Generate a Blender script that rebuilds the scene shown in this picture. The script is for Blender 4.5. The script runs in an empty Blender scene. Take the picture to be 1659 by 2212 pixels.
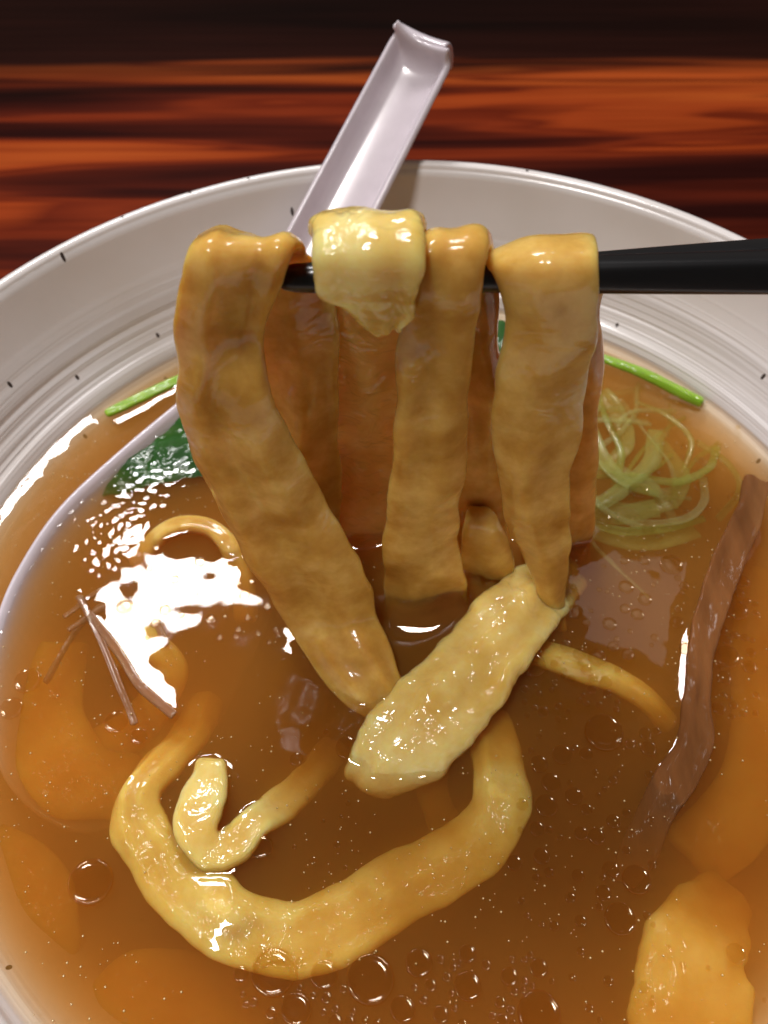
import bpy, bmesh, math, random
import numpy as np
from mathutils import Vector, noise
from mathutils.bvhtree import BVHTree

CM = 0.01
noise.seed_set(7)      # keeps every strand the same from run to run
sc = bpy.context.scene
COL = sc.collection

# ------------------------------------------------------------------ camera
PITCH = 54.8625                      # degrees below the horizon
CAM = Vector((-0.522, -7.891, 14.70))  # cm; the broth surface is z = 0, bowl axis at x = y = 0
FPX, PW, PH = 1900.0, 1659.0, 2212.0
cd = bpy.data.cameras.new('camera')
cam = bpy.data.objects.new('camera', cd)
COL.objects.link(cam)
cam.location = CAM * CM
cam.rotation_euler = (math.radians(90 - PITCH), 0, 0)
cd.sensor_fit = 'VERTICAL'
cd.sensor_height = 36.0
cd.lens = 36.0 * FPX / PH
cd.clip_start = 0.005
cd.clip_end = 50
cd.dof.use_dof = True
cd.dof.focus_distance = 0.135
cd.dof.aperture_fstop = 26
sc.camera = cam

# ------------------------------------------------------------------ light
world = bpy.data.worlds.new('World')
sc.world = world
world.use_nodes = True
wb = world.node_tree.nodes['Background']
wb.inputs[0].default_value = (1.0, 0.86, 0.74, 1)
wb.inputs[1].default_value = 0.065


def area_lamp(name, loc, target, sx, sy, watts, color):
    d = bpy.data.lights.new(name, 'AREA')
    d.shape = 'RECTANGLE'
    d.size = sx * CM
    d.size_y = sy * CM
    d.energy = watts
    d.color = color
    o = bpy.data.objects.new(name, d)
    COL.objects.link(o)
    o.location = Vector(loc) * CM
    o.rotation_euler = (Vector(target) - Vector(loc)).to_track_quat('-Z', 'Y').to_euler()
    return o


# ceiling panel beyond the bowl (its mirror image lies on the broth), one above the diner, one dim far one
area_lamp('ceiling_panel', (-21, 65, 100), (-8, 0, 0), 38, 15, 8.6, (1.0, 0.97, 0.97))
area_lamp('ceiling_panel', (-22, -15, 108), (0, 0, 0), 16, 14, 6.6, (1.0, 0.95, 0.92))
area_lamp('ceiling_panel', (34, 57, 100), (2, 0, 0), 13, 15, 0.07, (1.0, 0.93, 0.90))

sc.view_settings.view_transform = 'Standard'
sc.view_settings.look = 'None'
sc.view_settings.exposure = 0.0
sc.view_settings.gamma = 1.0
sc.view_settings.use_curve_mapping = False
sc.render.engine = 'CYCLES'
cy = sc.cycles
cy.use_denoising = True
cy.denoiser = 'OPENIMAGEDENOISE'
cy.denoising_input_passes = 'RGB_ALBEDO_NORMAL'
cy.max_bounces = 14
cy.diffuse_bounces = 4
cy.glossy_bounces = 4
cy.transmission_bounces = 8
cy.volume_bounces = 6
cy.transparent_max_bounces = 24
cy.sample_clamp_indirect = 6.0
cy.caustics_reflective = False
cy.use_adaptive_sampling = True
cy.adaptive_threshold = 0.012

# ------------------------------------------------------------------ survey helpers
_c, _s = math.cos(math.radians(PITCH)), math.sin(math.radians(PITCH))
FW, UP, RT = Vector((0, _c, -_s)), Vector((0, _s, _c)), Vector((1, 0, 0))


def ray(x, y):
    return FW + RT * ((x - PW / 2) / FPX) - UP * ((y - PH / 2) / FPX)


def Z(x, y, z):
    """photo point lying at height z (cm over the broth)"""
    d = ray(x, y)
    return CAM + d * ((z - CAM.z) / d.z)


def V(x, y, Y):
    """photo point lying in the upright plane at depth Y (cm)"""
    d = ray(x, y)
    return CAM + d * ((Y - CAM.y) / d.y)


# ------------------------------------------------------------------ materials
def new_mat(name):
    m = bpy.data.materials.new(name)
    m.use_nodes = True
    nt = m.node_tree
    nt.nodes.clear()
    out = nt.nodes.new('ShaderNodeOutputMaterial')
    return m, nt, out


def N(nt, typ, ins=None, **attrs):
    n = nt.nodes.new(typ)
    for k, v in attrs.items():
        setattr(n, k, v)
    for k, v in (ins or {}).items():
        if isinstance(v, bpy.types.NodeSocket):
            nt.links.new(v, n.inputs[k])
        else:
            n.inputs[k].default_value = v
    return n


def ramp(nt, fac, stops, interp='LINEAR'):
    r = nt.nodes.new('ShaderNodeValToRGB')
    r.color_ramp.interpolation = interp
    els = r.color_ramp.elements
    while len(els) < len(stops):
        els.new(0.5)
    for e, (p, c) in zip(els, stops):
        e.position = p
        e.color = (*c, 1)
    nt.links.new(fac, r.inputs[0])
    return r


def coords(nt, scale=(1, 1, 1)):
    tc = nt.nodes.new('ShaderNodeTexCoord')
    mp = N(nt, 'ShaderNodeMapping', {'Vector': tc.outputs['Object'], 'Scale': scale})
    return mp.outputs[0]


def food_mat(name, stops, stretch=None, sss=(0.004, 0.002, 0.0007), sss_w=1.0, coat=1.0, rough=0.5,
             bump=0.1, nscale=220, seed=0.0, coat_rough=0.085, wet=0.30, spec=0.12, wscale=260.0, coat_ior=1.45):
    m, nt, out = new_mat(name)
    v = coords(nt, stretch or (1, 1, 1))
    n1 = N(nt, 'ShaderNodeTexNoise', {'Vector': v, 'Scale': nscale, 'Detail': 5.0, 'Roughness': 0.6, 'W': seed},
           noise_dimensions='4D')
    n0 = N(nt, 'ShaderNodeTexNoise', {'Vector': v, 'Scale': nscale * 0.32, 'Detail': 2.0, 'Distortion': 0.8, 'W': seed + 3},
           noise_dimensions='4D')
    nm = N(nt, 'ShaderNodeMix', {0: 0.5, 2: n1.outputs['Fac'], 3: n0.outputs['Fac']}, data_type='FLOAT')
    col = ramp(nt, nm.outputs[0], stops)
    nf = N(nt, 'ShaderNodeTexNoise', {'Vector': v, 'Scale': 1100.0, 'Detail': 3.0})
    nb = N(nt, 'ShaderNodeTexNoise', {'Vector': v, 'Scale': wscale, 'Detail': 2.0, 'Distortion': 1.8})
    b1 = N(nt, 'ShaderNodeBump', {'Height': nf.outputs['Fac'], 'Strength': bump, 'Distance': 0.0005})
    b2 = N(nt, 'ShaderNodeBump', {'Height': nb.outputs['Fac'], 'Strength': wet, 'Distance': 0.0028})
    p = N(nt, 'ShaderNodeBsdfPrincipled', {
        'Base Color': col.outputs[0], 'Roughness': rough, 'Subsurface Weight': sss_w,
        'Subsurface Radius': (1, 1, 1), 'Subsurface Scale': 1.0, 'Coat Weight': coat,
        'Coat Roughness': coat_rough, 'Coat IOR': coat_ior, 'Specular IOR Level': spec,
        'Normal': b1.outputs[0], 'Coat Normal': b2.outputs[0]})
    p.inputs['Subsurface Radius'].default_value = sss
    nt.links.new(p.outputs[0], out.inputs['Surface'])
    return m


NOODLE = [food_mat('noodle_dough', [(0.36, (0.50, 0.255, 0.04)), (0.5, (0.64, 0.375, 0.08)), (0.64, (0.80, 0.55, 0.165))],
                   sss=(0.0050, 0.0030, 0.0011), seed=1.0, wet=0.16, wscale=120.0, bump=0.015, coat=0.9, coat_ior=1.42),
          food_mat('noodle_dough_pale', [(0.36, (0.75, 0.49, 0.11)), (0.5, (0.83, 0.605, 0.185)), (0.64, (0.90, 0.74, 0.30))],
                   sss=(0.0046, 0.0032, 0.0012), seed=4.0, wet=0.5, wscale=170.0, bump=0.04, coat_ior=1.55)]
SOAKED = food_mat('noodle_soaked', [(0.36, (0.70, 0.42, 0.07)), (0.5, (0.78, 0.52, 0.12)), (0.64, (0.86, 0.64, 0.19))],
                  sss=(0.0050, 0.0026, 0.0009), seed=6.0, coat=0.5, coat_ior=1.4, spec=0.05)
MEAT = food_mat('braised_meat', stretch=(1.6, 0.35, 1.0), stops=[(0.34, (0.15, 0.055, 0.016)), (0.5, (0.23, 0.09, 0.028)), (0.68, (0.33, 0.145, 0.048))],
                sss=(0.002, 0.0008, 0.0004), sss_w=0.25, nscale=160, seed=9.0, coat=0.16, wet=0.3, spec=0.03, rough=0.7, coat_ior=1.4)
LEAF = food_mat('leaf_green', [(0.25, (0.004, 0.030, 0.003)), (0.6, (0.014, 0.085, 0.005)), (0.85, (0.04, 0.16, 0.012))],
                sss=(0.001, 0.0015, 0.0005), sss_w=0.3, nscale=120, seed=2.0, coat=0.6, wet=0.2)
STEM = food_mat('stem_green', [(0.25, (0.18, 0.34, 0.015)), (0.6, (0.28, 0.46, 0.03)), (0.85, (0.42, 0.58, 0.08))],
                sss=(0.002, 0.003, 0.0006), sss_w=0.7, nscale=150, seed=3.0)


def shred_mat(name, color, alpha):
    m, nt, out = new_mat(name)
    v = coords(nt)
    n1 = N(nt, 'ShaderNodeTexNoise', {'Vector': v, 'Scale': 260.0, 'Detail': 3.0})
    b = N(nt, 'ShaderNodeBump', {'Height': n1.outputs['Fac'], 'Strength': 0.6, 'Distance': 0.001})
    p = N(nt, 'ShaderNodeBsdfPrincipled', {'Base Color': (*color, 1), 'Roughness': 0.25, 'Coat Weight': 0.6,
                                          'Coat Roughness': 0.05, 'Subsurface Weight': 0.4,
                                          'Normal': b.outputs[0]})
    p.inputs['Subsurface Radius'].default_value = (0.002, 0.002, 0.001)
    p.inputs['Subsurface Scale'].default_value = 1.0
    t = N(nt, 'ShaderNodeBsdfTransparent', {'Color': (0.95, 0.97, 0.85, 1)})
    mx = N(nt, 'ShaderNodeMixShader', {0: alpha})
    nt.links.new(t.outputs[0], mx.inputs[1])
    nt.links.new(p.outputs[0], mx.inputs[2])
    nt.links.new(mx.outputs[0], out.inputs['Surface'])
    return m


LEEK = shred_mat('leek_flesh', (0.60, 0.60, 0.30), 0.22)
LEEKG = shred_mat('leek_flesh_green', (0.42, 0.50, 0.12), 0.26)
LEEKF = shred_mat('leek_film', (0.55, 0.62, 0.22), 0.22)
PINK = shred_mat('shred_pinkish', (0.42, 0.20, 0.10), 0.6)


def ceramic_mat():
    m, nt, out = new_mat('speckled_glaze')
    v = coords(nt)
    # warm / cool drift of the glaze
    n1 = N(nt, 'ShaderNodeTexNoise', {'Vector': v, 'Scale': 30.0, 'Detail': 4.0})
    base = ramp(nt, n1.outputs['Fac'], [(0.3, (0.75, 0.70, 0.67)), (0.7, (0.84, 0.80, 0.79))])
    # brushed rings: radial coordinate + noise stretched round the bowl
    sep = N(nt, 'ShaderNodeSeparateXYZ', {0: v})
    r2 = N(nt, 'ShaderNodeVectorMath', {0: v}, operation='MULTIPLY')
    r2.inputs[1].default_value = (1, 1, 0)
    ln = N(nt, 'ShaderNodeVectorMath', {0: r2.outputs[0]}, operation='LENGTH')
    ang = N(nt, 'ShaderNodeMath', {0: sep.outputs[1], 1: sep.outputs[0]}, operation='ARCTAN2')
    cmb = N(nt, 'ShaderNodeCombineXYZ', {0: ln.outputs['Value'], 1: ang.outputs[0], 2: sep.outputs[2]})
    mp = N(nt, 'ShaderNodeMapping', {'Vector': cmb.outputs[0], 'Scale': (420.0, 0.3, 60.0)})
    br = N(nt, 'ShaderNodeTexNoise', {'Vector': mp.outputs[0], 'Scale': 1.0, 'Detail': 3.0, 'Roughness': 0.6})
    brr = ramp(nt, br.outputs['Fac'], [(0.38, (0, 0, 0)), (0.62, (1, 1, 1))])
    # brush marks only below the plain band of the rim
    lim = N(nt, 'ShaderNodeMapRange', {'Value': sep.outputs[2], 'From Min': 0.016, 'From Max': 0.011, 'To Min': 0.0, 'To Max': 1.0})
    lo_ = N(nt, 'ShaderNodeMapRange', {'Value': sep.outputs[2], 'From Min': -0.004, 'From Max': 0.0005})
    lm = N(nt, 'ShaderNodeMath', {0: lim.outputs[0], 1: lo_.outputs[0]}, operation='MULTIPLY')
    mk = N(nt, 'ShaderNodeMath', {0: brr.outputs[0], 1: lm.outputs[0]}, operation='MULTIPLY')
    mix = N(nt, 'ShaderNodeMix', {0: mk.outputs[0], 6: base.outputs[0], 7: (0.42, 0.385, 0.37, 1)}, data_type='RGBA')
    fac = N(nt, 'ShaderNodeMath', {0: mk.outputs[0], 1: 0.28}, operation='MULTIPLY')
    nt.links.new(fac.outputs[0], mix.inputs[0])
    # iron specks
    vo = N(nt, 'ShaderNodeTexVoronoi', {'Vector': v, 'Scale': 90.0, 'Randomness': 1.0}, voronoi_dimensions='2D')
    sp = N(nt, 'ShaderNodeMath', {0: vo.outputs['Distance'], 1: 0.034}, operation='LESS_THAN')
    wn = N(nt, 'ShaderNodeSeparateColor', {0: vo.outputs['Color']})
    keep = N(nt, 'ShaderNodeMath', {0: wn.outputs[0], 1: 0.4}, operation='GREATER_THAN')
    sk = N(nt, 'ShaderNodeMath', {0: sp.outputs[0], 1: keep.outputs[0]}, operation='MULTIPLY')
    mix2 = N(nt, 'ShaderNodeMix', {0: sk.outputs[0], 6: mix.outputs[2], 7: (0.05, 0.035, 0.03, 1)}, data_type='RGBA')
    bu = N(nt, 'ShaderNodeBump', {'Height': mk.outputs[0], 'Strength': 0.6, 'Distance': 0.0006})
    p = N(nt, 'ShaderNodeBsdfPrincipled', {'Base Color': mix2.outputs[2], 'Roughness': 0.28, 'Coat Weight': 0.5,
                                          'Coat Roughness': 0.1, 'Normal': bu.outputs[0]})
    nt.links.new(p.outputs[0], out.inputs['Surface'])
    return m


def plain_mat(name, color, rough=0.3, coat=0.0, bump=0.0, sss=0.0, nscale=200):
    m, nt, out = new_mat(name)
    v = coords(nt)
    n1 = N(nt, 'ShaderNodeTexNoise', {'Vector': v, 'Scale': nscale, 'Detail': 3.0})
    lo = tuple(c * 0.92 for c in color)
    col = ramp(nt, n1.outputs['Fac'], [(0.3, lo), (0.7, color)])
    b = N(nt, 'ShaderNodeBump', {'Height': n1.outputs['Fac'], 'Strength': bump, 'Distance': 0.0005})
    p = N(nt, 'ShaderNodeBsdfPrincipled', {'Base Color': col.outputs[0], 'Roughness': rough, 'Coat Weight': coat,
                                          'Coat Roughness': 0.08, 'Subsurface Weight': sss, 'Normal': b.outputs[0]})
    p.inputs['Subsurface Radius'].default_value = (0.002, 0.002, 0.002)
    p.inputs['Subsurface Scale'].default_value = 1.0
    nt.links.new(p.outputs[0], out.inputs['Surface'])
    return m


GLAZE = ceramic_mat()
MELAMINE = plain_mat('white_melamine', (0.68, 0.61, 0.66), rough=0.22, coat=0.4, sss=0.15)
LACQUER = plain_mat('black_lacquer', (0.006, 0.006, 0.007), rough=0.32, coat=0.15, bump=0.05)


def wood_mat(name, stops, rough, scale=(1.5, 21.0, 21.0), seed=0.0, coat=0.0, dark_y=None):
    m, nt, out = new_mat(name)
    v = coords(nt, scale)
    warp = N(nt, 'ShaderNodeTexNoise', {'Vector': v, 'Scale': 0.7, 'Detail': 2.0, 'W': seed}, noise_dimensions='4D')
    wv = N(nt, 'ShaderNodeVectorMath', {0: warp.outputs['Color'], 1: (0.6, 2.2, 2.2)}, operation='MULTIPLY')
    ad = N(nt, 'ShaderNodeVectorMath', {0: v, 1: wv.outputs[0]}, operation='ADD')
    g = N(nt, 'ShaderNodeTexNoise', {'Vector': ad.outputs[0], 'Scale': 1.15, 'Detail': 3.5, 'Roughness': 0.5, 'W': seed},
          noise_dimensions='4D')
    col = ramp(nt, g.outputs['Fac'], stops)
    if dark_y:      # wood turns near-black past this line, edge wandering with the grain
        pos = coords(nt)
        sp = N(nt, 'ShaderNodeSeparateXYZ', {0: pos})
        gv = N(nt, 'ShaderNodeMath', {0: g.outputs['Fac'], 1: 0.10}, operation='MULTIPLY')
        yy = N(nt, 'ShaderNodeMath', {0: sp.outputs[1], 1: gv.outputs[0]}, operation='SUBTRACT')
        mr = N(nt, 'ShaderNodeMapRange', {'Value': yy.outputs[0], 'From Min': dark_y - 0.052, 'From Max': dark_y - 0.036})
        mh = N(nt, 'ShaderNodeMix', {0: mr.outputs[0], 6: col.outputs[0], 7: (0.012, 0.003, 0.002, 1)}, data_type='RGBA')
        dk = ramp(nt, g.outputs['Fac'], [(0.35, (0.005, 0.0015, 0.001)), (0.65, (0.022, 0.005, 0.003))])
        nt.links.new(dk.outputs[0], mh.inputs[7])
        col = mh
    cout = col.outputs[2] if dark_y else col.outputs[0]
    fv = coords(nt, (12.0, 420.0, 420.0))
    fg = N(nt, 'ShaderNodeTexNoise', {'Vector': fv, 'Scale': 1.0, 'Detail': 3.0})
    fr = ramp(nt, fg.outputs['Fac'], [(0.3, (0.62, 0.55, 0.5)), (0.6, (1, 1, 1))])
    mu = N(nt, 'ShaderNodeMix', {0: 0.75, 6: cout, 7: fr.outputs[0]}, data_type='RGBA', blend_type='MULTIPLY')
    b = N(nt, 'ShaderNodeBump', {'Height': fg.outputs['Fac'], 'Strength': 0.15, 'Distance': 0.0004})
    p = N(nt, 'ShaderNodeBsdfPrincipled', {'Base Color': mu.outputs[2], 'Roughness': rough, 'Coat Weight': coat,
                                          'Coat Roughness': 0.25, 'Specular IOR Level': 0.06, 'Normal': b.outputs[0]})
    nt.links.new(p.outputs[0], out.inputs['Surface'])
    return m


WOOD = wood_mat('varnished_rosewood', [(0.40, (0.022, 0.003, 0.002)), (0.455, (0.09, 0.011, 0.004)), (0.475, (0.20, 0.026, 0.006)), (0.50, (0.14, 0.016, 0.004)), (0.515, (0.31, 0.045, 0.008)), (0.60, (0.42, 0.08, 0.013)), (0.62, (0.14, 0.018, 0.004)), (0.65, (0.40, 0.07, 0.012))], 0.4, dark_y=0.275)


def broth_mat():
    m, nt, out = new_mat('amber_broth')
    v = coords(nt)
    n = N(nt, 'ShaderNodeTexNoise', {'Vector': v, 'Scale': 60.0, 'Detail': 2.0})
    b = N(nt, 'ShaderNodeBump', {'Height': n.outputs['Fac'], 'Strength': 0.05, 'Distance': 0.001})
    fr = N(nt, 'ShaderNodeFresnel', {'IOR': 1.42, 'Normal': b.outputs[0]})
    t = N(nt, 'ShaderNodeBsdfTransparent', {'Color': (1, 1, 1, 1)})
    g = N(nt, 'ShaderNodeBsdfGlossy', {'Color': (1, 1, 1, 1), 'Roughness': 0.03, 'Normal': b.outputs[0]})
    mx = N(nt, 'ShaderNodeMixShader', {0: fr.outputs[0]})
    nt.links.new(t.outputs[0], mx.inputs[1])
    nt.links.new(g.outputs[0], mx.inputs[2])
    nt.links.new(mx.outputs[0], out.inputs['Surface'])
    s = N(nt, 'ShaderNodeVolumeScatter', {'Color': (0.95, 0.67, 0.21, 1), 'Density': 150.0, 'Anisotropy': 0.35})
    a = N(nt, 'ShaderNodeVolumeAbsorption', {'Color': (0.89, 0.61, 0.05, 1), 'Density': 190.0})
    ad = nt.nodes.new('ShaderNodeAddShader')
    nt.links.new(s.outputs[0], ad.inputs[0])
    nt.links.new(a.outputs[0], ad.inputs[1])
    nt.links.new(ad.outputs[0], out.inputs['Volume'])
    return m


BROTH = broth_mat()


def oil_mat():
    m, nt, out = new_mat('oil_film')
    fr = N(nt, 'ShaderNodeFresnel', {'IOR': 1.5})
    t = N(nt, 'ShaderNodeBsdfTransparent', {'Color': (0.95, 0.89, 0.74, 1)})
    g = N(nt, 'ShaderNodeBsdfGlossy', {'Color': (1, 0.86, 0.62, 1), 'Roughness': 0.08})
    mx = N(nt, 'ShaderNodeMixShader', {0: fr.outputs[0]})
    nt.links.new(t.outputs[0], mx.inputs[1])
    nt.links.new(g.outputs[0], mx.inputs[2])
    nt.links.new(mx.outputs[0], out.inputs['Surface'])
    return m


OIL = oil_mat()


# ------------------------------------------------------------------ mesh helpers
def link(name, me, mat, parent=None, smooth=True):
    o = bpy.data.objects.new(name, me)
    COL.objects.link(o)
    if mat:
        me.materials.clear()
        me.materials.append(mat)
    if smooth:
        me.shade_smooth()
    if parent:
        o.parent = parent
    return o


def mesh_from(name, verts, faces, scale=CM):
    me = bpy.data.meshes.new(name)
    me.from_pydata([tuple(Vector(v) * scale) for v in verts], [], faces)
    me.update()
    bm = bmesh.new()
    bm.from_mesh(me)
    bmesh.ops.recalc_face_normals(bm, faces=bm.faces)
    bm.to_mesh(me)
    bm.free()
    return me


def tag(o, label, cat=None, group=None, kind=None):
    o['label'] = label
    if cat:
        o['category'] = cat
    if group:
        o['group'] = group
    if kind:
        o['kind'] = kind
    return o


def empty(name, loc):
    o = bpy.data.objects.new(name, None)
    o.empty_display_size = 0.01
    o.location = Vector(loc) * CM
    COL.objects.link(o)
    return o


def part(name, me, mat, parent):
    o = link(name, me, mat)
    o.parent = parent
    o.location = -parent.location
    return o


def catmull(pts, per):
    """smooth curve through pts (lists of floats)"""
    P = [np.array(p, float) for p in pts]
    P = [2 * P[0] - P[1]] + P + [2 * P[-1] - P[-2]]
    out = []
    for i in range(1, len(P) - 2):
        p0, p1, p2, p3 = P[i - 1:i + 3]
        for k in range(per):
            t = k / per
            out.append(0.5 * ((2 * p1) + (-p0 + p2) * t + (2 * p0 - 5 * p1 + 4 * p2 - p3) * t * t
                              + (-p0 + 3 * p1 - 3 * p2 + p3) * t ** 3))
    out.append(P[-2])
    return out


ALL_SOLIDS = []   # (verts, faces) of everything that breaks the broth surface


def ribbon(name, stations, thick, mat, per=14, nx=30, wob=0.05, seed=0, power=2.4, cap=0.9,
           solid=True, fine=0.0012, cup=0.0, crease=0.07, cfreq=1.15, rag=0.025, lump=0.004):
    """flat strand through stations (left edge, right edge[, thickness factor]); rounded section, rounded ends"""
    rows = []
    for st in stations:
        L, R = st[0], st[1]
        tf = st[2] if len(st) > 2 else 1.0
        rows.append([*L, *R, tf])
    S = catmull(rows, per)
    n = len(S)
    rnd = random.Random(seed)
    off = Vector((rnd.uniform(-50, 50), rnd.uniform(-50, 50), rnd.uniform(-50, 50)))
    C, Wd, T = [], [], []
    for s in S:
        L, R = Vector(s[0:3]), Vector(s[3:6])
        C.append((L + R) / 2)
        Wd.append((R - L) / 2)
        T.append(thick / 2 * max(0.15, s[6]))
    rings = []
    for i in range(n):
        tan = (C[min(i + 1, n - 1)] - C[max(i - 1, 0)]).normalized()
        w = Wd[i]
        nm = tan.cross(w)
        if nm.length < 1e-9:
            nm = Vector((0, 0, 1))
        nm.normalize()
        rings.append((C[i], w, nm, T[i], tan))
    # rounded ends
    def caps(r, sgn):
        c, w, nm, t, tan = r
        out = []
        for k in (0.35, 0.65, 0.85, 0.96):
            f = math.sqrt(max(0.0, 1 - k * k))
            wl = max(w.length, 1e-6)
            shrink = (wl - t * cap * (1 - f)) / wl
            out.append((c + tan * sgn * t * cap * k, w * max(shrink, 0.1), nm, t * f, tan))
        return out
    rings = list(reversed(caps(rings[0], -1))) + rings + caps(rings[-1], 1)
    verts, faces = [], []
    run, last = 0.0, rings[0][0]
    for (c, w, nm, t, tan) in rings:
        run += (c - last).length
        last = c
        for j in range(nx):
            a = 2 * math.pi * j / nx
            ca, sa = math.cos(a), math.sin(a)
            u = math.copysign(abs(ca) ** (2 / power), ca)
            v = math.copysign(abs(sa) ** (2 / power), sa)
            p = c + w * u + nm * (t * v + cup * t * (u * u - 0.4))
            p = p + nm * (crease * noise.noise(Vector((u * cfreq + seed * 1.7, run * 0.38, seed * 0.31))))
            p = p + w.normalized() * (rag * abs(u) ** 3 * (noise.noise(Vector((run * 1.8, math.copysign(9, u), seed))) + 0.25 * noise.noise(Vector((run * 5.0, math.copysign(5, u), seed)))))
            q = p * 1.1 + off
            d = noise.noise_vector(q) * wob + noise.noise_vector(q * 2.6) * lump + noise.noise_vector(q * 8.0) * fine
            verts.append(p + d)
    m = len(rings)
    for i in range(m - 1):
        for j in range(nx):
            k = (j + 1) % nx
            faces.append((i * nx + j, i * nx + k, (i + 1) * nx + k, (i + 1) * nx + j))
    faces.append(tuple(range(nx)))
    faces.append(tuple(range((m - 1) * nx, m * nx)))
    vol = 0.0
    for f in faces[:-2]:
        a, b, c, d = (verts[i] for i in f)
        vol += a.dot(b.cross(c)) + a.dot(c.cross(d))
    if vol < 0:
        faces = [tuple(reversed(f)) for f in faces]
    if solid:
        ALL_SOLIDS.append((verts, faces))
    me = mesh_from(name, verts, faces)
    return link(name, me, mat)


def flat(path, width, z_off=0.0):
    """stations for a strand lying on/in the broth: path of (x, y, z) photo points, width in cm (number or list)"""
    P = [Z(x, y, z) for (x, y, z) in path]
    out = []
    for i, p in enumerate(P):
        t = (P[min(i + 1, len(P) - 1)] - P[max(i - 1, 0)])
        t.z = 0
        t.normalize()
        wv = width[i] if isinstance(width, (list, tuple)) else width
        tilt = 0.0
        if isinstance(wv, tuple):
            wv, tilt = wv
        side = Vector((-t.y, t.x, 0)) * math.cos(tilt) + Vector((0, 0, 1)) * math.sin(tilt)
        out.append((p - side * wv / 2, p + side * wv / 2))
    return out


# ------------------------------------------------------------------ table
TZ = -5.2


def slab(x0, x1, y0, y1, z0, z1, bev=0.15):
    bm = bmesh.new()
    bmesh.ops.create_cube(bm, size=1)
    for v in bm.verts:
        v.co = Vector(((x0 + x1) / 2 + v.co.x * (x1 - x0), (y0 + y1) / 2 + v.co.y * (y1 - y0),
                       (z0 + z1) / 2 + v.co.z * (z1 - z0))) * CM
    bmesh.ops.bevel(bm, geom=bm.edges[:], offset=bev * CM, segments=2, affect='EDGES')
    me = bpy.data.meshes.new('slab')
    bm.to_mesh(me)
    bm.free()
    return me


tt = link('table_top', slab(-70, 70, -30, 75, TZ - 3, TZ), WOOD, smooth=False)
tag(tt, 'varnished red brown wooden table top with dark streaked grain', kind='structure')

# ------------------------------------------------------------------ bowl
RIM_R, RIM_Z = 10.5, 2.8


def bowl_inner(r):
    """height of the inner wall (cm) at radius r"""
    return float(np.interp(r, BR, BZ))


_pts = catmull([(0.0, -3.6), (2.0, -3.55), (4.0, -3.25), (5.8, -2.55), (7.0, -1.75), (8.0, -0.85), (8.72, 0.0), (9.25, 0.62), (9.7, 1.35), (10.0, 2.0), (10.22, 2.66)], 12)
BR = np.array([p[0] for p in _pts])
BZ = np.array([p[1] for p in _pts])

prof = []
for i in range(0, 140):
    r = 10.22 * (i / 139) ** 0.7
    z = bowl_inner(r)
    if 8.6 < r < 9.55:   # thrown ridges
        z += (0.03 * math.sin((r - 6.0) * 2 * math.pi / 0.31) + 0.03 * math.sin((r - 6.0) * 2 * math.pi / 0.47)) * min(1, (9.55 - r) / 0.4) * (0.6 + 0.4 * math.sin(r * 7.3))
    prof.append((r, z))
for a in range(0, 9):   # rolled lip
    t = math.pi * a / 8
    prof.append((10.36 - 0.14 * math.cos(t), 2.66 + 0.14 * math.sin(t)))
for r, z in ((10.45, 2.3), (10.2, 1.3), (9.6, 0.1), (8.8, -1.2), (7.2, -2.9), (5.0, -4.2), (4.2, -4.7), (4.1, TZ), (3.6, TZ), (3.4, -4.6), (0.01, -4.5)):
    prof.append((r, z))
SEG = 160
verts, faces = [], []
for i, (r, z) in enumerate(prof):
    for j in range(SEG):
        a = 2 * math.pi * j / SEG
        dr = 0.02 * noise.noise(Vector((math.cos(a) * 1.5, math.sin(a) * 1.5, z))) if r > 3 else 0
        verts.append(((r + dr) * math.cos(a), (r + dr) * math.sin(a), z))
for i in range(len(prof) - 1):
    for j in range(SEG):
        k = (j + 1) % SEG
        faces.append((i * SEG + j, i * SEG + k, (i + 1) * SEG + k, (i + 1) * SEG + j))
bowl = link('soup_bowl', mesh_from('soup_bowl', verts, faces), GLAZE)
tag(bowl, 'round white ceramic bowl with ringed speckled inside, filled with noodle soup', 'bowl')

# ------------------------------------------------------------------ spoon
neck = Z(600, 740, 0.45)
onrim = V(806, 345, 10.25)
dirv = (onrim - neck)
t_end = 1.0
best = None
for k in range(100, 300):
    q = neck + dirv * (k / 100)
    d = q - CAM
    py = PH / 2 - FPX * d.dot(UP) / d.dot(FW)
    if best is None or abs(py - 158) < best[0]:
        best = (abs(py - 158), k / 100)
t_end = best[1]
tip = neck + dirv * t_end
spoon = empty('soup_spoon', neck)
tag(spoon, 'white plastic soup spoon with channelled handle resting on the bowl rim', 'spoon')
ax = dirv.normalized()
side = Vector((0.74, -0.62, -0.22)).normalized()
side = (side - ax * side.dot(ax)).normalized()
upv = side.cross(ax).normalized()
if upv.z < 0:
    upv = -upv
Lh = (tip - neck).length


def solid_sheet(name, rows, mat, parent, thick=0.2, sub=2):
    nr, ncol = len(rows), len(rows[0])
    vs = [v for r in rows for v in r]
    fs = [(i * ncol + j, i * ncol + j + 1, (i + 1) * ncol + j + 1, (i + 1) * ncol + j)
          for i in range(nr - 1) for j in range(ncol - 1)]
    me = bpy.data.meshes.new(name)
    me.from_pydata([tuple(Vector(v) * CM) for v in vs], [], fs)
    o = part(name, me, mat, parent)
    md = o.modifiers.new('thickness', 'SOLIDIFY')
    md.thickness = thick * CM
    md.offset = 0
    ms = o.modifiers.new('smooth', 'SUBSURF')
    ms.levels = ms.render_levels = sub
    return o


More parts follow.
